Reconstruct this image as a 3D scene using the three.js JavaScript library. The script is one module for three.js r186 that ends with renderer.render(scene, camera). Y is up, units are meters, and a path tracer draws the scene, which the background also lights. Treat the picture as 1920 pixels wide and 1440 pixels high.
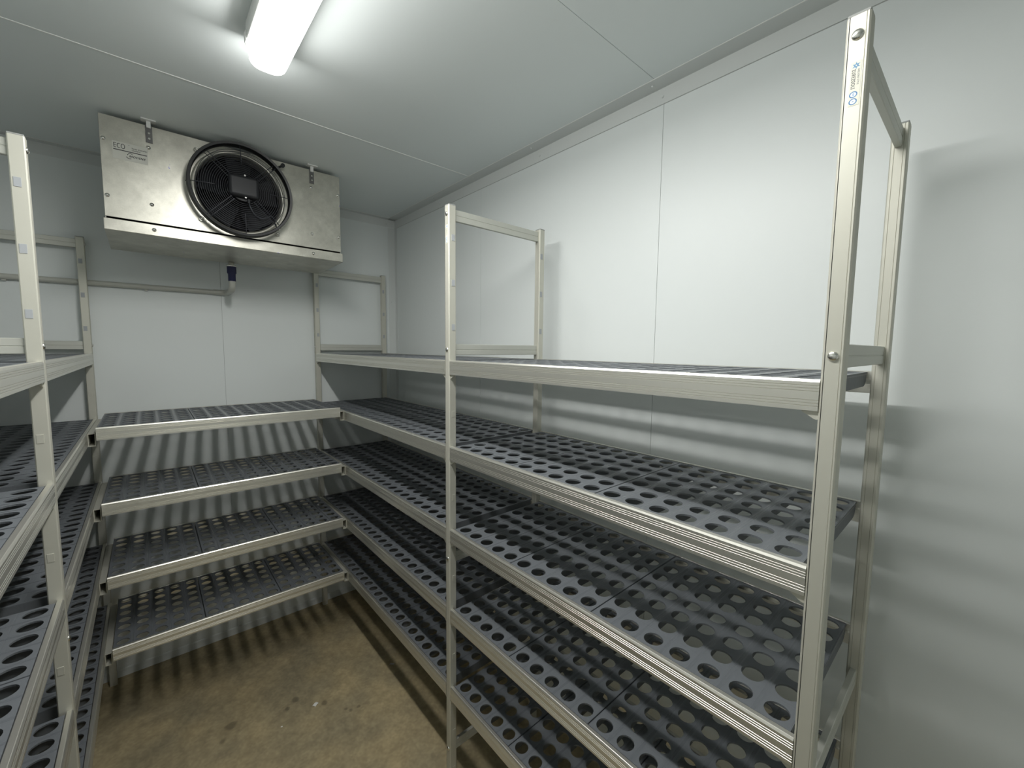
import * as THREE from 'three';
import { RectAreaLightUniformsLib } from 'three/addons/lights/RectAreaLightUniformsLib.js';
import { mergeGeometries, toCreasedNormals } from 'three/addons/utils/BufferGeometryUtils.js';
import { RoundedBoxGeometry } from 'three/addons/geometries/RoundedBoxGeometry.js';

// ---------- camera, light, exposure ----------
const scene = new THREE.Scene();
scene.background = new THREE.Color(0x000000);
const camera = new THREE.PerspectiveCamera(2 * Math.atan(720 / 778.73) * 180 / Math.PI, 4 / 3, 0.02, 50);
{
  const f = new THREE.Vector3(0.65717675, -0.08591387, -0.74882409), u = new THREE.Vector3(0.04889591, 0.99624931, -0.07138977);
  const r = new THREE.Vector3().crossVectors(f, u).normalize(); u.crossVectors(r, f).normalize(); f.normalize();
  camera.position.set(-0.77791, 1.66901, 1.21349);
  camera.quaternion.setFromRotationMatrix(new THREE.Matrix4().makeBasis(r, u, f.clone().negate()));
}
scene.add(camera);
const renderer = new THREE.WebGLRenderer({ antialias: true });
renderer.toneMapping = THREE.LinearToneMapping;
renderer.toneMappingExposure = 1.0;
renderer.shadowMap.enabled = true;
RectAreaLightUniformsLib.init();
const LIGHT = { bottom: 118, side: 29, end: 190, glow: 4.0, color: new THREE.Color().setRGB(1.0, 0.99, 0.955) };

// ---------- sizes of the room (metres) ----------
const XR = 0.55, XL = -1.505, ZB = -1.545, ZF = 2.32, H = 2.533, T = 0.08;
const LEVELS = [1.6256, 1.3246, 1.0252, 0.7254, 0.4256];
const D = 0.456, TX = 0.028, TZ = 0.0276, RH = 0.0495, PZ = 0.0608, PX = 0.0614, POST = 2.146;

// ---------- helpers ----------
let seed = 7;
const rnd = () => { seed = (seed * 1664525 + 1013904223) >>> 0; return seed / 4294967296; };
const used = {};
function numbered(n) { used[n] = (used[n] ?? -1) + 1; return used[n] ? n + '_' + String(used[n]).padStart(3, '0') : n; }
function part(name, geo, mat, parent, label) {
  const m = new THREE.Mesh(geo, mat); m.name = name; m.castShadow = m.receiveShadow = true;
  if (label) m.userData.label = label;
  parent.add(m); return m;
}
function thing(name, label, category, pos = [0, 0, 0], group) {
  const g = new THREE.Group(); g.name = numbered(name); g.position.set(...pos); g.userData = { label, category };
  if (group) g.userData.group = group;
  scene.add(g); return g;
}
function struct(name, label) { const g = new THREE.Group(); g.name = name; g.userData = { kind: 'structure', label }; scene.add(g); return g; }
const V2 = (a) => a.map(([x, y]) => new THREE.Vector2(x, y));
function ext(pts, depth, bevel = 0) {
  return new THREE.ExtrudeGeometry(new THREE.Shape(V2(pts)), { depth, bevelEnabled: bevel > 0, bevelThickness: bevel, bevelSize: bevel, bevelSegments: 2, curveSegments: 12 });
}
function box(x0, x1, y0, y1, z0, z1) {
  const g = new THREE.BoxGeometry(x1 - x0, y1 - y0, z1 - z0), p = g.attributes.position, n = g.attributes.normal, uv = g.attributes.uv;
  g.translate((x0 + x1) / 2, (y0 + y1) / 2, (z0 + z1) / 2);
  for (let i = 0; i < p.count; i++) {
    const X = p.getX(i), Y = p.getY(i), Z = p.getZ(i);
    if (Math.abs(n.getX(i)) > .5) uv.setXY(i, Z, Y); else if (Math.abs(n.getY(i)) > .5) uv.setXY(i, X, Z); else uv.setXY(i, X, Y);
  }
  return g;
}
function merge(list) { return mergeGeometries(list.map(g => { const q = g.index ? g.toNonIndexed() : g; for (const k of Object.keys(q.attributes)) if (!['position', 'normal', 'uv'].includes(k)) q.deleteAttribute(k); return q; })); }
const cyl = (r, h, seg = 20, r2 = r) => new THREE.CylinderGeometry(r2, r, h, seg);
function roundRect(w, h, r) {
  const s = new THREE.Shape(), x = -w / 2, y = -h / 2;
  s.moveTo(x + r, y); s.lineTo(x + w - r, y); s.absarc(x + w - r, y + r, r, -Math.PI / 2, 0);
  s.lineTo(x + w, y + h - r); s.absarc(x + w - r, y + h - r, r, 0, Math.PI / 2);
  s.lineTo(x + r, y + h); s.absarc(x + r, y + h - r, r, Math.PI / 2, Math.PI);
  s.lineTo(x, y + r); s.absarc(x + r, y + r, r, Math.PI, Math.PI * 1.5); return s;
}

// ---------- procedural textures ----------
function noiseField(n, cells, rng) {           // tiling value noise, n x n
  const g = Float32Array.from({ length: cells * cells }, rng), o = new Float32Array(n * n);
  for (let y = 0; y < n; y++) for (let x = 0; x < n; x++) {
    const fx = x / n * cells, fy = y / n * cells, ix = fx | 0, iy = fy | 0;
    let a = fx - ix, b = fy - iy; a = a * a * (3 - 2 * a); b = b * b * (3 - 2 * b);
    const x1 = (ix + 1) % cells, y1 = (iy + 1) % cells;
    o[y * n + x] = (g[iy * cells + ix] * (1 - a) + g[iy * cells + x1] * a) * (1 - b) + (g[y1 * cells + ix] * (1 - a) + g[y1 * cells + x1] * a) * b;
  }
  return o;
}
function dataTex(n, fn, srgb, rx, ry = rx) {
  const d = new Uint8Array(n * n * 4);
  for (let i = 0; i < n * n; i++) { const c = fn(i % n, (i / n) | 0, i); d[i * 4] = c[0]; d[i * 4 + 1] = c[1]; d[i * 4 + 2] = c[2]; d[i * 4 + 3] = 255; }
  const t = new THREE.DataTexture(d, n, n); t.wrapS = t.wrapT = THREE.RepeatWrapping; t.magFilter = THREE.LinearFilter; t.minFilter = THREE.LinearMipmapLinearFilter; t.generateMipmaps = true;
  if (srgb) t.colorSpace = THREE.SRGBColorSpace;
  t.repeat.set(rx, ry); t.needsUpdate = true; return t;
}
const fA = noiseField(256, 128, rnd), fB = noiseField(256, 24, rnd), fC = noiseField(256, 7, rnd);
const wallBump = dataTex(256, (x, y, i) => { const v = 128 + 90 * (fA[i] - .5) + 50 * (fB[i] - .5); return [v, v, v]; }, false, 6);
const metalRough = dataTex(256, (x, y, i) => { const v = 200 + 60 * (fC[i] - .5) + 40 * (fB[i] - .5); return [v, v, v]; }, false, 4);
const zincMap = dataTex(256, (x, y, i) => { const v = 236 + 26 * (fC[i] - .5) + 14 * (fB[i] - .5) + 10 * (fA[i] - .5); return [v, v, v - 4]; }, true, 3);
const gridBump = dataTex(64, (x, y) => { const a = Math.min(x, 63 - x), b = Math.min(y, 63 - y), k = Math.min(a, b); const v = k < 1 ? 150 : k < 5 ? 230 : k < 7 ? 190 : 160; return [v, v, v]; }, false, 1 / PX, 1 / PZ);
const gridRough = dataTex(64, (x, y) => { const b = Math.min(y, 63 - y), v = b < 4 ? 110 : b < 7 ? 170 : 235; return [v, v, v]; }, false, 1 / PX, 1 / PZ);
// concrete floor: brown, blotchy, a few dark spills, uv in metres from the room's back left corner
const FN = 1024, FW = 4.0, g1 = noiseField(FN, 9, rnd), g2 = noiseField(FN, 40, rnd), g3 = noiseField(FN, 160, rnd), g4 = noiseField(FN, 512, rnd);
const spills = [[-0.33, -0.83, .014], [-0.37, -0.80, .008], [-0.155, -0.60, .013], [-0.17, -0.625, .008], [-0.58, -0.87, .022], [-0.62, -0.80, .018], [-0.235, -0.725, .012], [-0.12, -0.60, .008], [-0.66, -0.93, .012]];
const floorMap = dataTex(FN, (x, y, i) => {
  const X = x / FN * FW + XL, Z = y / FN * FW + ZB;
  let v = 1 + .14 * (g1[i] - .5) + .14 * (g2[i] - .5) + .12 * (g3[i] - .5) + .12 * (g4[i] - .5);
  for (const [sx, sz, r] of spills) { const d = Math.hypot(X - sx, Z - sz) / r + 1.6 * (g3[i] - .5) + 1.2 * (g2[i] - .5); if (d < 1) v *= 1 - .22 * Math.min(1, (1 - d) * 2); }
  const w = g2[i] - .5;
  return [Math.min(255, 161 * v + 4 * w), Math.min(255, 148 * v), Math.min(255, 117 * v - 5 * w)];
}, true, 1 / FW);

// ---------- materials ----------
const lin = (r, g, b) => new THREE.Color().setRGB(r, g, b);
const M = {
  wall: new THREE.MeshStandardMaterial({ color: lin(.77, .81, .805), roughness: .42, bumpMap: wallBump, bumpScale: .00012 }),
  ceiling: new THREE.MeshStandardMaterial({ color: lin(.78, .835, .835), roughness: .42, bumpMap: wallBump, bumpScale: .00012 }),
  trim: new THREE.MeshStandardMaterial({ color: lin(.68, .71, .70), roughness: .4 }),
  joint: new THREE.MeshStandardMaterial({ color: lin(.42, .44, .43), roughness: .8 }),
  bead: new THREE.MeshStandardMaterial({ color: lin(.86, .87, .85), roughness: .5 }),
  floor: new THREE.MeshStandardMaterial({ map: floorMap, roughness: .62 }),
  alu: new THREE.MeshStandardMaterial({ color: lin(.59, .585, .515), metalness: .45, roughness: .54 }),
  rail: new THREE.MeshStandardMaterial({ color: lin(.74, .73, .67), metalness: .85, roughness: .36 }),
  aluCross: new THREE.MeshStandardMaterial({ color: lin(.58, .585, .535), metalness: .55, roughness: .56 }),
  steel: new THREE.MeshStandardMaterial({ color: lin(.75, .74, .70), metalness: 1, roughness: .22 }),
  plug: new THREE.MeshStandardMaterial({ color: lin(.38, .40, .42), roughness: .55 }),
  cap: new THREE.MeshStandardMaterial({ color: lin(.30, .31, .30), roughness: .6 }),
  grid: new THREE.MeshStandardMaterial({ color: lin(.125, .137, .150), roughness: .60, roughnessMap: gridRough, bumpMap: gridBump, bumpScale: .0004 }),
  zinc: new THREE.MeshStandardMaterial({ color: lin(.66, .65, .60), metalness: .75, roughness: .40, map: zincMap }),
  galv: new THREE.MeshStandardMaterial({ color: lin(.17, .17, .17), metalness: .7, roughness: .5 }),
  black: new THREE.MeshStandardMaterial({ color: lin(.012, .013, .016), roughness: .5 }),
  blackGloss: new THREE.MeshStandardMaterial({ color: lin(.008, .009, .010), roughness: .42 }),
  wire: new THREE.MeshStandardMaterial({ color: lin(.030, .032, .040), roughness: .35 }),
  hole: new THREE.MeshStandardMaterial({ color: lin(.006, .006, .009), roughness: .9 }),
  blue: new THREE.MeshStandardMaterial({ color: lin(.012, .014, .07), roughness: .5 }),
  pvc: new THREE.MeshStandardMaterial({ color: lin(.53, .535, .485), roughness: .35 }),
  lampBody: new THREE.MeshStandardMaterial({ color: lin(.75, .76, .74), roughness: .4 }),
  glow: new THREE.MeshStandardMaterial({ color: lin(.9, .9, .88), emissive: LIGHT.color, emissiveIntensity: LIGHT.glow, roughness: .4 }),
  paper: new THREE.MeshStandardMaterial({ color: lin(.8, .8, .76), roughness: .8 }),
  film: new THREE.MeshPhysicalMaterial({ color: lin(.8, .8, .78), roughness: .2, transmission: .3, thickness: 0 }),
};

// ---------- room shell ----------
{
  const fl = struct('floor', 'brown stained concrete floor');
  const fg = box(XL - T, XR + T, -.1, 0, ZB - T, ZF + T), uv = fg.attributes.uv, p = fg.attributes.position;
  for (let i = 0; i < p.count; i++) uv.setXY(i, p.getX(i) - XL, p.getZ(i) - ZB);
  part('floor_slab', fg, M.floor, fl);

  const G = .0008;                                     // half a panel joint
  const wr = struct('wall_right', 'pale insulated panel wall on the right');
  for (const [a, b] of [[ZB - T, -.555], [-.555, .449], [.449, 1.452], [1.452, ZF + T]]) part('wall_panel', box(XR, XR + T, 0, H, a + G, b - G), M.wall, wr);
  part('joint_filler', box(XR + .002, XR + T, 0, H, ZB, ZF), M.joint, wr);
  const wl = struct('wall_left', 'pale insulated panel wall on the left');
  for (const [a, b] of [[ZB - T, -.555], [-.555, .449], [.449, 1.452], [1.452, ZF + T]]) part('wall_panel', box(XL - T, XL, 0, H, a + G, b - G), M.wall, wl);
  part('joint_filler', box(XL - T, XL - .002, 0, H, ZB, ZF), M.joint, wl);
  const wb = struct('wall_back', 'pale insulated panel wall at the back');
  for (const [a, b] of [[XL, -1.462], [-1.462, -.461], [-.461, XR]]) part('wall_panel', box(a + G, b - G, 0, H, ZB - T, ZB), M.wall, wb);
  part('joint_filler', box(XL, XR, 0, H, ZB - T, ZB - .002), M.joint, wb);
  const wf = struct('wall_front', 'pale insulated panel wall behind the viewer');
  for (const [a, b] of [[XL, -1.0], [-1.0, 0], [0, XR]]) part('wall_panel', box(a + G, b - G, 0, H, ZF, ZF + T), M.wall, wf);
  part('joint_filler', box(XL, XR, 0, H, ZF + .002, ZF + T), M.joint, wf);
  const ce = struct('ceiling', 'grey-white insulated panel ceiling');
  for (const [a, b] of [[ZB - T, -.580], [-.580, .447], [.447, 1.45], [1.45, ZF + T]]) part('ceiling_panel', box(XL - T, XR + T, H, H + T, a + G, b - G), M.ceiling, ce);
  part('joint_filler', box(XL - T, XR + T, H + .002, H + T, ZB, ZF), M.joint, ce);
  const bead = new THREE.CylinderGeometry(.0028, .0028, XR - XL - .11, 10); bead.rotateZ(Math.PI / 2); bead.scale(1, .5, 1);
  bead.translate((XL + XR) / 2, H - .0004, -.580);
  part('sealant_bead', bead, M.bead, ce, 'white sealant line across the ceiling');

  // folded sheet-metal angles along the edges: a thin L section with lips
  const t = .0014;
  const L = (a, b) => { const u = Math.sign(a) * t, v = Math.sign(b) * t; return [[0, 0], [a, 0], [a, v], [u * 1.2, v], [u, v * 1.2], [u, b], [0, b]]; };
  const rivet = (x, y, z, ax) => { const g = new THREE.SphereGeometry(.0042, 10, 6, 0, 6.283, 0, 1.57); if (ax === 'x') g.rotateZ(Math.PI / 2); if (ax === '-x') g.rotateZ(-Math.PI / 2); if (ax === 'z') g.rotateX(Math.PI / 2); if (ax === '-y') g.rotateX(Math.PI); g.translate(x, y, z); return g; };
  let n = 0;
  const strip = (name, g, m, s) => part(name, g, m, s);
  const trim = (label, geo, rivets, extra) => { const s = struct('trim_' + (++n), label); part('angle', geo, M.trim, s); if (extra) extra(s); for (const r of rivets) part('rivet', rivet(...r), M.trim, s); };
  let g = ext(L(-.060, -.052), ZF - ZB); g.translate(XR, H, ZB);
  trim('white angle trim between ceiling and right wall', g, [-.95, -.13, .445, 1.05, 1.8].flatMap(z => [[XR - t, H - .03, z, 'x'], [XR - .035, H - t, z - .02, '-y']]), (s) => { strip('sealant_bead', box(XR - .0636, XR - .0604, H - .0016, H - .0002, ZB + .04, ZF), M.bead, s); strip('painted_gap_shadow', box(XR - .0006, XR - .0001, H - .0540, H - .0524, ZB + .004, ZF), M.joint, s); });  // dark strip below the wall leg is gap shade put in as colour
  g = ext(L(.060, -.052), ZF - ZB); g.translate(XL, H, ZB);
  trim('white angle trim between ceiling and left wall', g, []);
  g = ext(L(.036, -.050), XR - XL - .003); g.rotateY(Math.PI / 2); g.scale(1, 1, -1);
  const flip = (q) => { const a = q.index ? q.toNonIndexed() : q; for (const k in a.attributes) { const at = a.attributes[k], s = at.itemSize; for (let i = 0; i < at.count; i += 3) for (let c = 0; c < s; c++) { const u = at.array[(i + 1) * s + c]; at.array[(i + 1) * s + c] = at.array[(i + 2) * s + c]; at.array[(i + 2) * s + c] = u; } } a.computeVertexNormals(); return a; };
  g = flip(g); g.translate(XL + .0015, H, ZB);
  trim('white angle trim between ceiling and back wall', g, [[.49, H - .03, ZB + t, 'z']], (s) => strip('sealant_bead', box(XL + .07, XR - .064, H - .0016, H - .0002, ZB + .0364, ZB + .0390), M.bead, s));
  g = ext([[0, 0], [-.05, 0], [-.05, t], [-t, t], [-t, .032], [0, .032]], H - .056); g.rotateX(-Math.PI / 2); g.scale(1, 1, -1); g = flip(g); g.translate(XR - .0002, .003, ZB + .0002);
  trim('white corner angle between back wall and right wall', g, [[.52, 1.98, ZB + t, 'z'], [.52, .9, ZB + t, 'z']]);
  g = ext([[0, 0], [.05, 0], [.05, t], [t, t], [t, .032], [0, .032]], H - .056); g.rotateX(-Math.PI / 2); g.scale(1, 1, -1); g = flip(g); g.translate(XL + .0002, .003, ZB + .0002);
  trim('white corner angle between back wall and left wall', g, []);
  // low skirting angles
  const sk = (name, label, geo) => { const s = struct(name, label); part('angle', geo, M.trim, s); };
  const SK = [[0, 0], [.004, 0], [.004, .036], [.0022, .0405], [0, .042]];
  g = ext(SK.map(([x, y]) => [-x, y]), ZF - ZB - .01); g.translate(XR, .0005, ZB + .005); sk('baseboard_right', 'low white metal skirting along the right wall', g);
  g = ext(SK, ZF - ZB - .01); g.translate(XL, .0005, ZB + .005); sk('baseboard_left', 'low white metal skirting along the left wall', g);
  g = ext(SK.map(([x, y]) => [-x, y]), XR - XL - .02); g.rotateY(Math.PI / 2); g.translate(XL + .01, .0005, ZB); sk('baseboard_back', 'low white metal skirting along the back wall', g);
}

// ---------- shelving ----------
// rail section: front face at x = 0, top at y = 0; two bands of three fine grooves run along the face
function railSection() {
  const p = [[0, -RH]], gr = (y) => p.push([0, y - .0008], [.0011, y], [0, y + .0008]);
  for (const k of [.85, .755, .66, .375, .285, .195]) gr(-RH * k);
  p.push([0, -.0042], [.0024, -.0004], [.0034, 0], [.0118, 0], [.0125, -.0008], [.0125, -.0175], [.0215, -.0175], [.0215, -.0205], [.0125, -.0205], [.0125, -RH]);
  return p;
}
function rail(len, s) { const g = ext(railSection().map(([x, y]) => [s * x, y]), len); return g; }       // runs along +z
// one perforated plastic grid: n columns along z, 7 rows across x, top at y = 0
const tiles = {};
function grid(n) {
  if (tiles[n]) return tiles[n];
  const W = 7 * PX, Ln = n * PZ, e = .0015, sh = new THREE.Shape(V2([[e, e], [W - e, e], [W - e, Ln - e], [e, Ln - e]]));
  for (let i = 0; i < 7; i++) for (let j = 0; j < n; j++) { const h = new THREE.Path(); h.absellipse((i + .5) * PX, (j + .5) * PZ, .0212, .0205, 0, Math.PI * 2, true); sh.holes.push(h); }
  const plate = new THREE.ExtrudeGeometry(sh, { depth: .0040, bevelEnabled: false, curveSegments: 11 }); plate.rotateX(Math.PI / 2);
  // arched end walls under the plate
  const arch = [[.012, -.0035], [W - .012, -.0035]]; for (let k = 0; k <= 8; k++) { const a = k / 8 * Math.PI / 2; arch.push([W - .012 - .03 * (1 - Math.cos(a)), -.015 - .016 * Math.sin(a)]); }
  for (let k = 8; k >= 0; k--) { const a = k / 8 * Math.PI / 2; arch.push([.012 + .03 * (1 - Math.cos(a)), -.015 - .016 * Math.sin(a)]); }
  const ribs = []; for (let j = 0; j <= n; j++) { const w = ext(arch, .0026); w.translate(0, 0, j === 0 ? e : j === n ? Ln - e - .0026 : j * PZ - .0013); ribs.push(w); }
  return tiles[n] = merge([plate, ...ribs]);
}
function postSection(s, rear) {      // chamfered tube, shallow grooves on the x faces; origin at the aisle-side near corner
  const c = .0022, p = [[c, 0], [TX - c, 0], [TX, c], [TX, .0062], [TX - .0008, .0067], [TX, .0072], [TX, TZ - .0072], [TX - .0008, TZ - .0067], [TX, TZ - .0062], [TX, TZ - c], [TX - c, TZ], [c, TZ], [0, TZ - c], [0, TZ - .0042], [.0007, TZ - .0037], [0, TZ - .0032], [0, .0052], [.0007, .0047], [0, .0042], [0, c]];
  const q = rear ? p.map(([x, z]) => [TX - x, z]) : p;
  return q.map(([x, z]) => [s * x, z]);
}
const crossY = [2.116, 1.662, .912, .170];
const crossSection = [[0, -.019], [.0098, -.019], [.011, -.0178], [.011, -.002], [.0098, -.0012], [.0098, .0004], [.011, .0012], [.011, .0178], [.0098, .019], [0, .019]];
const stickerTex = (() => {
  const c = document.createElement('canvas'); c.width = 128; c.height = 640; const x = c.getContext('2d');
  x.fillStyle = '#dcdccd'; x.fillRect(0, 0, 128, 640);
  x.translate(128, 0); x.rotate(Math.PI / 2);                       // now x runs down the post, y runs across it
  x.fillStyle = '#3f7fae'; x.save(); x.translate(62, 62); x.beginPath();
  for (let k = 0; k < 12; k++) { const r = k % 2 ? 22 : 54, a = k * Math.PI / 6; x.lineTo(r * Math.cos(a), r * Math.sin(a)); } x.fill();
  x.fillStyle = '#dcdccd'; x.beginPath(); x.arc(0, 0, 11, 0, 7); x.fill(); x.restore();
  x.fillStyle = '#23262c'; x.font = 'bold 62px sans-serif'; x.save(); x.translate(112, 108); x.scale(.84, 1); x.fillText('EUREZOOLI', 0, 0); x.restore();
  x.fillStyle = '#34383e'; x.font = 'bold 30px sans-serif'; x.save(); x.translate(118, 40); x.scale(.98, 1); x.fillText('SHELVING STYLE', 0, 0); x.restore();
  for (const [cx, tx] of [[478, 'NSF'], [580, 'E']]) { x.fillStyle = '#2d6ea6'; x.beginPath(); x.ellipse(cx, 74, 46, 48, 0, 0, 7); x.fill(); x.fillStyle = '#e4edf3'; x.beginPath(); x.ellipse(cx, 74, 33, 35, 0, 0, 7); x.fill(); x.fillStyle = '#2d6ea6'; x.font = 'bold 27px sans-serif'; x.textAlign = 'center'; x.fillText(tx, cx, 84); x.textAlign = 'left'; }
  const t = new THREE.CanvasTexture(c); t.colorSpace = THREE.SRGBColorSpace; t.anisotropy = 8; return t;
})();
M.sticker = new THREE.MeshStandardMaterial({ map: stickerTex, roughness: .45 });

const boltGeo = (() => {              // domed slotted bolt head facing -x
  const pts = [[0, .0046], [.0032, .0043], [.0058, .0032], [.0072, .0014], [.0074, 0]].map(a => new THREE.Vector2(...a)).reverse();
  const dome = new THREE.LatheGeometry(pts, 18); dome.rotateZ(Math.PI / 2);
  const slot = box(-.0052, -.0030, -.0008, .0008, -.0055, .0055); slot.rotateX(.7);
  return [dome, slot];
})();

function rack(s, x0, frames, label, group) {
  const root = thing('shelving_rack', label, 'shelving', [x0, 0, 0], group);
  const X = (x) => s * x;
  const pf = ext(postSection(s, false), POST - .003), pr = ext(postSection(s, true), POST - .003); pf.rotateX(-Math.PI / 2); pr.rotateX(-Math.PI / 2);
  const capG = new RoundedBoxGeometry(TX - .001, .004, TZ - .001, 2, .0012);
  const footG = cyl(.010, .012, 16, .007);
  const plugG = new RoundedBoxGeometry(.0125, .0215, .0016, 1, .0004);
  frames.forEach((zf, fi) => {
    for (const rear of [0, 1]) {
      const post = part('post', rear ? pr : pf, M.alu, root); post.position.set(X(rear ? D - TX : 0), 0.0, zf);
      const cx = s * TX / 2;
      const cap = part('post_cap', capG, M.cap, post); cap.position.set(cx, POST - .001, -TZ / 2);
      for (let k = 0; k < 14 && !(s > 0 && fi === 2); k++) {
        const y = 2.038 - .15 * k; const pl = part('slot_plug', plugG, k < 3 ? M.plug : M.alu, post);
        pl.position.set(s * (rear ? .0105 : .0165), y, .0002);
      }
      if (!rear) for (const y of crossY) {
        const b = part('bolt', s > 0 ? boltGeo[0] : boltGeo[0].clone().rotateY(Math.PI), M.steel, post, 'domed steel bolt head'); b.position.set(0, y, -TZ / 2);
      }
      if (!rear && s > 0 && fi > 0) {
        const g = new THREE.PlaneGeometry(.0125, .0600); g.rotateY(-Math.PI / 2);
        const st = part('brand_label', g, M.sticker, post, 'small printed label with blue star and round marks'); st.position.set(-.0003, 2.050, -TZ / 2 + .001);
      }
    }
    for (const y of crossY) {
      const g = ext(crossSection, D - 2 * TX); g.rotateY(Math.PI / 2);                  // runs along +x, faces -z .. flip so that the ridged face looks to +z
      g.translate(0, 0, 0);
      const c = part('cross_rail', g, M.aluCross, root); c.rotation.y = Math.PI; c.position.set(X(TX) + (s > 0 ? D - 2 * TX : 0), y, zf - TZ + .0075);
    }
  });
  for (let b = 0; b < frames.length - 1; b++) {
    const za = frames[b] + .0004, zb = frames[b + 1] - TZ - .0004, len = zb - za;
    const rf = rail(len, s), rr = rail(len, -s);
    const n = Math.floor(len / PZ + .02), off = (len - n * PZ) / 2;
    const tabG = ext([[0, 0], [.022, 0], [.022, -.0022], [.004, -.0135], [0, -.0135]].map(([a, c]) => [a, c]), .004); tabG.rotateY(-Math.PI / 2);   // plate in the z-y plane
    LEVELS.forEach((h, li) => {
      const r1 = part('shelf_rail', rf, M.rail, root); r1.position.set(0, h, za);
      const r2 = part('shelf_rail', rr, M.rail, root); r2.position.set(X(D), h, za);
      for (const e of [0, 1]) { const tb = part('rail_bracket', tabG, M.alu, root); tb.position.set(X(.006) + .002, h - RH, e ? zb : za); if (e) { tb.rotation.y = Math.PI; tb.position.x -= .004; } }
      let z = za + off; const order = { 17: [5, 5, 7], 24: li === 4 ? [5, 5, 7, 7] : [7, 7, 5, 5], 19: [5, 7, 7] }[n] ?? [n];
      for (const k of order) { const t = part('shelf_grid', grid(k), M.grid, root); t.position.set(s > 0 ? .013 : -.013 - 7 * PX, h - .0016, z); z += k * PZ; }
    });
  }
  return root;
}
rack(1, 0, [-1.497, 0, 1.0744], 'long bare aluminium shelving rack with black perforated shelves along the right wall', 'full-height racks facing each other');
rack(-1, -.9663, [-1.490, -.2825, .792], 'bare aluminium shelving rack with black perforated shelves along the left wall', 'full-height racks facing each other');

// short shelves that hang between the two racks in front of the back wall
{
  const x0 = -.940, x1 = -.0295, zf = -1.0054, up = .0251, n = 15, len = x1 - x0;
  const rf = rail(len, 1); rf.rotateY(Math.PI / 2);                        // depth -> -z, length -> +x
  const rr = rail(len, -1); rr.rotateY(Math.PI / 2);
  const tg = {}; for (const k of [5]) { tg[k] = grid(k).clone(); tg[k].rotateY(Math.PI / 2); }
  const ch = (() => {                                                     // open channel, hooks over the rack's rail
    const w = .0215, h = .050, t = .0022, s = new THREE.Shape(V2([[0, 0], [w, 0], [w, -h], [0, -h]])); s.holes.push(new THREE.Path(V2([[t, -t], [t, -h + t], [w - t, -h + t], [w - t, -t]])));
    return new THREE.ExtrudeGeometry(s, { depth: .420, bevelEnabled: false });
  })();
  const labels = ['short black perforated shelf across the back wall, topmost of the four', 'short black perforated shelf across the back wall, second of four from the top', 'short black perforated shelf across the back wall, second of four from the floor', 'short black perforated shelf across the back wall, lowest and nearest the floor'];
  for (let i = 0; i < 4; i++) {
    const y = LEVELS[i + 1] + up;
    const r = thing('corner_shelf', labels[i], 'shelf', [0, y, 0], 'short shelves bridging the two racks');
    const a = part('shelf_rail', rf, M.rail, r); a.position.set(x0, 0, zf);
    const b = part('shelf_rail', rr, M.rail, r); b.position.set(x0, 0, zf - D);
    for (let k = 0; k < 3; k++) { const t = part('shelf_grid', tg[5], M.grid, r); t.position.set(x0 + (len - n * PZ) / 2 + k * 5 * PZ, -.0016, zf - .013); }
    for (const xx of [-.9655, -.0223]) { const c = part('hook_channel', ch, M.alu, r); c.position.set(xx, -up, -1.033 - .420); }
  }
}

// ---------- ceiling lamp ----------
{
  const lx = -.488, z0 = -.190, z1 = .960, lz = (z0 + z1) / 2, ll = z1 - z0;
  const t = thing('ceiling_light', 'long white sealed batten lamp glowing on the ceiling', 'ceiling light', [lx, H, lz]);
  const g = new THREE.ExtrudeGeometry(roundRect(.094, ll - .006, .03), { depth: .044, bevelEnabled: true, bevelSize: .002, bevelThickness: .002, bevelSegments: 2, curveSegments: 10 }); g.rotateX(Math.PI / 2); g.translate(0, -.0025, 0);
  part('housing', g, M.lampBody, t);
  const rim = new THREE.ExtrudeGeometry((() => { const s = roundRect(.101, ll, .034); s.holes.push(roundRect(.091, ll - .010, .03)); return s; })(), { depth: .010, bevelEnabled: true, bevelSize: .001, bevelThickness: .001, bevelSegments: 1, curveSegments: 10 }); rim.rotateX(Math.PI / 2); rim.translate(0, -.044, 0);
  part('rim', rim, M.lampBody, t);
  const d = new THREE.ExtrudeGeometry(roundRect(.062, ll - .036, .022), { depth: .024, bevelEnabled: true, bevelSize: .014, bevelThickness: .014, bevelSegments: 5, curveSegments: 10 }); d.rotateX(Math.PI / 2); d.translate(0, -.0630, 0);
  part('diffuser', toCreasedNormals(d, .7), M.glow, t);
  for (const sx of [-1, 1]) for (let k = 0; k < 4; k++) {
    const c = new RoundedBoxGeometry(.005, .024, .020, 1, .0015); c.translate(sx * .052, -.047, -ll / 2 + .046 + k * (ll - .092) / 3); part('clip', c, M.lampBody, t);
  }
  // one area light just in front of each glowing face of the diffuser
  const face = (name, power, w, h, pos, rx, ry, dip = 0) => { const L = new THREE.RectAreaLight(LIGHT.color, power, w, h); L.name = name; L.position.set(...pos); L.rotation.set(rx, ry, 0, 'YXZ'); if (dip) L.rotateX(-dip); scene.add(L); };
  face('lamp_light_down', LIGHT.bottom, .045, ll - .03, [lx, H - .1040, lz], -Math.PI / 2, 0);
  face('lamp_light_side', LIGHT.side, ll - .06, .034, [lx - .0475, H - .0790, lz], 0, Math.PI / 2, .42);
  face('lamp_light_side_far', LIGHT.side, ll - .06, .034, [lx + .0475, H - .0790, lz], 0, -Math.PI / 2, .42);
  face('lamp_light_end', LIGHT.end, .050, .030, [lx, H - .0790, z0 + .0025], 0, 0, .40);
  face('lamp_light_end_far', LIGHT.end, .050, .030, [lx, H - .0790, z1 - .0025], 0, Math.PI, .40);
}

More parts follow.
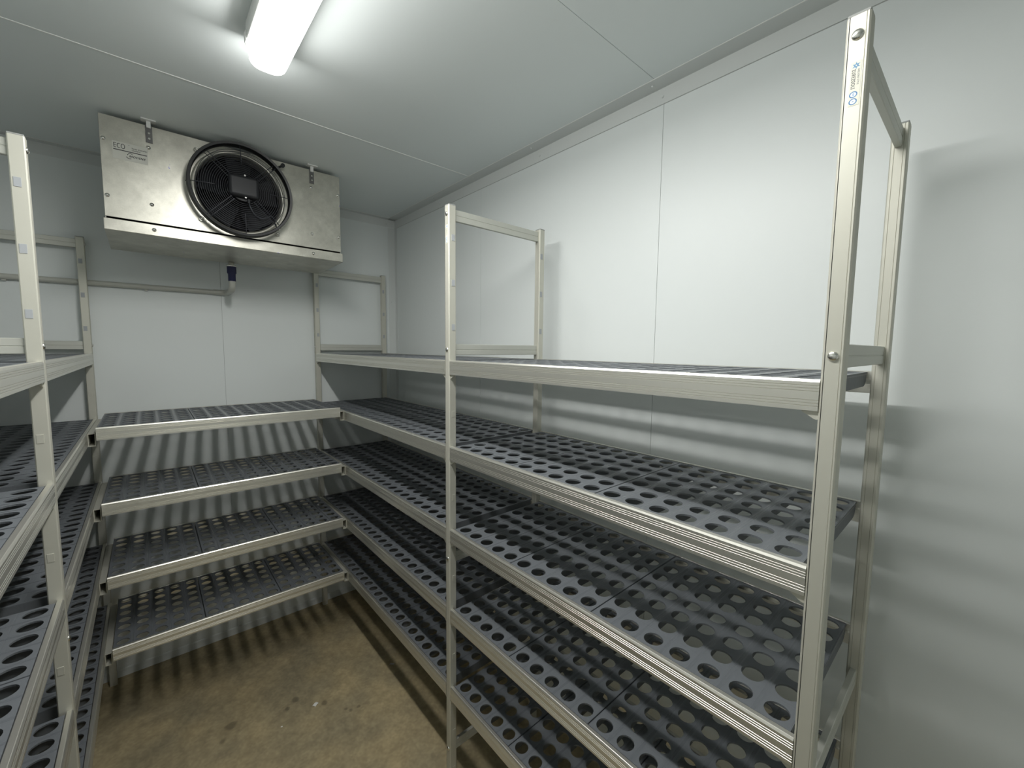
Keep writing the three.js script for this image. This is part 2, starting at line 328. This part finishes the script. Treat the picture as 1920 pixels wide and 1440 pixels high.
// ---------- evaporator cooler ----------
{
  const cx = -.4395, zf = -1.0, w = .862, yt = 2.515, yb = 2.106, zr = -1.365;
  const t = thing('evaporator_cooler', 'silver sheet-metal cooler with a black caged fan under the ceiling', 'cooler', [cx, 0, zf]);
  const fx = .004, fy = 2.330;                       // fan centre in the thing's frame
  // front sheet with the fan opening, folded sides and top
  const sh = new THREE.Shape(V2([[-w / 2, 2.149], [w / 2, 2.149], [w / 2, yt], [-w / 2, yt]])); const hp = new THREE.Path(); hp.absarc(fx, fy, .158, 0, Math.PI * 2, true); sh.holes.push(hp);
  const front = new THREE.ExtrudeGeometry(sh, { depth: .002, bevelEnabled: true, bevelSize: .0008, bevelThickness: .0008, bevelSegments: 1, curveSegments: 48 }); front.translate(0, 0, -.002);
  const lip = new THREE.LatheGeometry([[.158, -.05], [.158, .002], [.160, .010], [.166, .013], [.172, .012], [.175, .002]].map(a => new THREE.Vector2(...a)), 64); lip.rotateX(Math.PI / 2); lip.translate(fx, fy, 0);
  part('front_panel', front, M.zinc, t); part('fan_mouth', lip, M.zinc, t);
  part('casing', merge([box(-w / 2, -w / 2 + .002, yb, yt, zr - zf, -.0035), box(w / 2 - .002, w / 2, yb, yt, zr - zf, -.0035), box(-w / 2 + .002, w / 2 - .002, yt - .002, yt, zr - zf, -.0035), box(-w / 2 + .002, w / 2 - .002, yb, yt - .002, zr - zf, zr - zf + .002)]), M.zinc, t);
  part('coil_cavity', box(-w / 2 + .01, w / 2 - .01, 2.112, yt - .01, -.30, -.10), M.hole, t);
  // drip tray: folded pan, sloping to the rear
  const dw = w / 2 + .004;
  const tray = ext([[.0105, 2.138], [.0120, 2.1395], [.0135, 2.138], [.0135, 2.0985], [.0115, 2.0965], [-.366, 2.086], [-.366, 2.104], [-.3645, 2.104], [-.3645, 2.0875], [.0105, 2.0985]], dw * 2); tray.rotateY(-Math.PI / 2); tray.translate(dw, 0, 0);
  part('drip_tray', toCreasedNormals(tray, .4), M.zinc, t);
  for (const sx of [-1, 1]) { const e = ext([[.0135, 2.138], [.0135, 2.098], [-.366, 2.087], [-.366, 2.110]].map(([z, y]) => [z, y]), .0012); e.rotateY(-Math.PI / 2); e.translate(sx * dw + .0006, 0, 0); part('tray_end', e, M.zinc, t); }
  // hanger brackets: slotted strap against the panel, T-piece at the ceiling
  for (const bx of [-.731 - cx, -.139 - cx]) {
    const strap = ext([[-.0095, 2.452], [.0095, 2.452], [.0095, 2.516], [-.0095, 2.516]], .0028, .0006); strap.translate(bx, 0, .0014); const br = part('hanger_bracket', strap, M.galv, t);
    part('bracket_foot', merge([box(bx - .022, bx + .022, H - .0050, H - .0006, -.010, .026), box(bx - .0065, bx + .0065, 2.505, H - .004, .0040, .012)]), M.lampBody, br);
    for (const y of [2.466, 2.486]) { const n = cyl(.0042, .003, 6); n.rotateX(Math.PI / 2); n.translate(bx, y, .006); part('nut', n, M.steel, br); }
  }
  // screws on the panel
  const screw = (x, y, z = .0006, r = .0058) => { const g = new THREE.LatheGeometry([[r * 1.25, 0], [r * 1.2, .0012], [r * .8, .0014], [r * .75, .0042], [0, .0048]].map(a => new THREE.Vector2(...a)), 14); g.rotateX(Math.PI / 2); g.translate(x, y, z); part('screw', g, M.steel, t); };
  for (const [x, y] of [[-.735, 2.433], [-.735, 2.218], [-.143, 2.432], [-.144, 2.214], [-.862, 2.429], [-.861, 2.225], [-.017, 2.426], [-.017, 2.221]]) screw(x - cx, y);
  for (const x of [-.733, -.144]) screw(x - cx, 2.119, .0138);
  // label, flat print
  const c = document.createElement('canvas'); c.width = 880; c.height = 560; const q = c.getContext('2d');
  q.fillStyle = '#d0d0c8'; q.fillRect(0, 0, 880, 560); q.fillStyle = '#17191c';
  q.font = '190px sans-serif'; q.save(); q.translate(18, 205); q.scale(.86, 1.12); q.fillText('ECO', 0, 0); q.restore();
  q.font = '26px sans-serif'; q.fillText('TM', 392, 60);
  q.fillStyle = '#3a3c3e'; q.font = 'bold 62px sans-serif'; q.fillText('heat transfer', 478, 150); q.fillText('coolers', 478, 212);
  q.fillStyle = '#15171a'; q.fillRect(22, 250, 838, 26);
  q.font = 'italic bold 92px sans-serif'; q.save(); q.translate(392, 432); q.scale(1.12, 1); q.fillText('MODINE', 0, 0); q.restore();
  q.lineWidth = 15; q.strokeStyle = '#15171a'; q.beginPath(); q.arc(440, 388, 78, Math.PI * 1.05, Math.PI * 1.72); q.stroke();
  q.lineWidth = 19; q.beginPath(); q.arc(408, 396, 84, Math.PI * .32, Math.PI * .86); q.stroke();
  const lt = new THREE.CanvasTexture(c); lt.colorSpace = THREE.SRGBColorSpace; lt.anisotropy = 8;
  const lg = new THREE.PlaneGeometry(.1, .0636); lg.translate(-.7885 - cx, 2.3975, .0013);
  part('maker_label', lg, new THREE.MeshStandardMaterial({ map: lt, roughness: .5 }), t, 'printed white label with ECO in large letters');
  // fan: blades deep in the opening, motor, wire guard, black ring
  const zg = .062;
  M.blade = new THREE.MeshStandardMaterial({ color: lin(.012, .013, .017), roughness: .5, side: THREE.DoubleSide });
  for (let k = 0; k < 5; k++) {
    const b = new THREE.PlaneGeometry(.10, .085, 8, 6), p = b.attributes.position; for (let i = 0; i < p.count; i++) { const x = p.getX(i), y = p.getY(i); p.setXYZ(i, x + .095, y * (1 + .5 * (x / .1)), y * .5 + .006 * Math.sin(x * 30)); } b.computeVertexNormals(); b.rotateZ(k * Math.PI * .4 + .3); b.translate(fx, fy, -.035); part('fan_blade', b, M.blade, t);
  }
  const ring = new THREE.LatheGeometry([[.1790, -.016], [.1880, -.021], [.1915, -.018], [.1915, .016], [.1895, .020], [.1810, .018], [.1790, .014], [.1790, -.016]].map(a => new THREE.Vector2(...a)), 72); ring.rotateX(Math.PI / 2); ring.translate(fx, fy, zg - .006);
  const R = part('fan_ring', toCreasedNormals(ring, .6), M.blackGloss, t);
  const rings = []; for (let r = .058; r < .168; r += .0074) { const g = new THREE.TorusGeometry(r, .0011, 5, 60); g.translate(fx, fy, zg + .014 - .014 * Math.pow(r / .168, 2)); rings.push(g); }
  part('guard_rings', merge(rings), M.wire, t);
  const bar = (a, off, r0, r1) => { const dx = Math.cos(a), dy = Math.sin(a), P = (r, z) => new THREE.Vector3(fx + dx * r - dy * off, fy + dy * r + dx * off, z); return new THREE.TubeGeometry(new THREE.CatmullRomCurve3([P(r0, zg + .017), P((r0 + r1) / 2, zg + .013), P(r1 - .018, zg + .006), P(r1, zg - .012)]), 14, .0016, 6); };
  const bars = []; for (let k = 0; k < 4; k++) { const a = Math.PI / 4 + k * Math.PI / 2 + .02; bars.push(bar(a, -.007, .055, .193), bar(a, .007, .055, .193)); bars.push(bar(k * Math.PI / 2 + .03, 0, .10, .194)); }
  part('guard_bars', merge(bars), M.wire, t);
  const motor = merge([(() => { const m = new RoundedBoxGeometry(.112, .090, .030, 4, .0149); m.translate(0, 0, 0); return m; })(), (() => { const m = cyl(.052, .07, 32); m.rotateX(Math.PI / 2); m.translate(0, -.004, -.045); return m; })()]); motor.translate(fx + .002, fy + .010, zg + .018);
  const mo = part('fan_motor', motor, M.black, t);
  for (const y of [.046, -.044]) { const n = cyl(.0036, .004, 10); n.rotateX(Math.PI / 2); n.translate(fx + .006, fy + .010 + y, zg + .024); part('screw', n, M.steel, mo); }
  const gl = cyl(.006, .016, 12); gl.translate(fx + .018, fy - .046, zg + .018); part('cable_gland', gl, M.black, mo);
  part('motor_cable', new THREE.TubeGeometry(new THREE.CatmullRomCurve3([[.018, -.052, .018], [.022, -.070, .022], [.036, -.096, .02], [.060, -.108, .016], [.084, -.100, .013], [.104, -.088, .008], [.13, -.13, -.02]].map(([x, y, z]) => new THREE.Vector3(fx + x, fy + y, zg + z))), 40, .0030, 8), M.wire, t);
  // mounting eyes round the ring
  for (const [x, y] of [[-.583, 2.470], [-.579, 2.195], [-.297, 2.185]]) {
    const g = new THREE.TorusGeometry(.0080, .0018, 8, 20); g.translate(x - cx, y, .012); const s = cyl(.0032, .016, 8); s.rotateX(Math.PI / 2); s.translate(x - cx, y, .008); part('mounting_eye', merge([g, s]), M.steel, t);
  }
  { const k = cyl(.0085, .012, 18); k.rotateX(Math.PI / 2); k.translate(-.272 - cx, 2.486, .040); const a = new THREE.TubeGeometry(new THREE.LineCurve3(new THREE.Vector3(fx + .118, fy + .118, zg), new THREE.Vector3(-.272 - cx, 2.486, .036)), 4, .005, 8); part('cable_entry', merge([k, a]), M.black, t); }
}

// ---------- condensate drain ----------
{
  const x = -.436, z = -1.335, zw = ZB + .0136, y = 1.951, r = .0125;
  const t = thing('drain_pipe', 'white plastic drain pipe running along the back wall from a blue coupling', 'pipe', [x, 0, z]);
  const W = zw - z;
  const path = new THREE.CurvePath(), V = (a, b, c) => new THREE.Vector3(a, b, c), e = .026;
  part('pipe', new THREE.TubeGeometry(new THREE.LineCurve3(V(-.045, y, W), V(XL - x + .001, y - .004, W)), 2, r, 20), M.pvc, t);
  part('elbow', new THREE.TubeGeometry(new THREE.CatmullRomCurve3([V(0, 2.005, 0), V(0, y + .038, 0), V(0, y + .02, -.004), V(0, y + .004, -.022), V(0, y, -.055), V(0, y, W + .045), V(-.006, y, W + .014), V(-.024, y, W + .002), V(-.06, y, W)], false, 'centripetal'), 60, r * 1.16, 20), M.pvc, t);
  const lathe = (a) => new THREE.LatheGeometry(a.map(v => new THREE.Vector2(...v)), 24);
  part('coupling', lathe([[0, 1.992], [.0165, 1.992], [.0165, 2.028], [.0205, 2.033], [.0205, 2.066], [.0190, 2.069], [0, 2.069]]), M.blue, t, 'dark blue rubber coupling');
  part('hose_clamp', lathe([[.0190, 2.064], [.0222, 2.064], [.0222, 2.071], [.0190, 2.071]]), M.steel, t);
  part('outlet', lathe([[0, 2.066], [.0125, 2.066], [.0125, 2.0868], [0, 2.0868]]), M.zinc, t);
  for (const px of [-.33, -.78]) { const b = box(px - .006, px + .006, y - .020, y - .013, ZB - z + .0005, W + .002); part('pipe_clip', b, M.pvc, t); }
}

// ---------- litter on the floor ----------
{
  const crumple = (w, h, k, sd) => { const g = new THREE.BoxGeometry(w, .0012, h, 6, 1, 5), p = g.attributes.position; for (let i = 0; i < p.count; i++) { const x = p.getX(i), zz = p.getZ(i); p.setY(i, p.getY(i) + k * (1.3 + Math.sin(x * 210 + sd) + .7 * Math.sin(zz * 260 + sd * 2))); p.setX(i, x + .15 * w * Math.sin(zz * 120 + sd)); } g.computeVertexNormals(); return g; };
  const m1 = new THREE.Mesh(crumple(.020, .015, .0014, 1), M.paper); m1.name = 'paper_scrap'; m1.position.set(-.268, .001, -.736); m1.rotation.y = .5; m1.userData = { label: 'small torn white paper scrap on the brown concrete floor', category: 'litter' };
  const m2 = new THREE.Mesh(crumple(.022, .012, .0020, 3), M.film); m2.name = 'plastic_scrap'; m2.position.set(.113, .001, -.739); m2.rotation.y = -.5; m2.userData = { label: 'curled clear plastic scrap on the floor beneath the right-hand rack', category: 'litter' };
  const m3 = new THREE.Mesh(crumple(.007, .004, .0006, 5), M.paper); m3.name = 'paper_scrap_001'; m3.position.set(-.412, .0008, -.713); m3.rotation.y = -.4; m3.userData = { label: 'tiny white speck of paper on the floor near the bottom edge', category: 'litter' };
  for (const m of [m1, m2, m3]) { m.castShadow = m.receiveShadow = true; scene.add(m); }
}
scene.traverse(o => { if (o.isMesh) { o.castShadow = true; o.receiveShadow = true; } });
renderer.render(scene, camera);
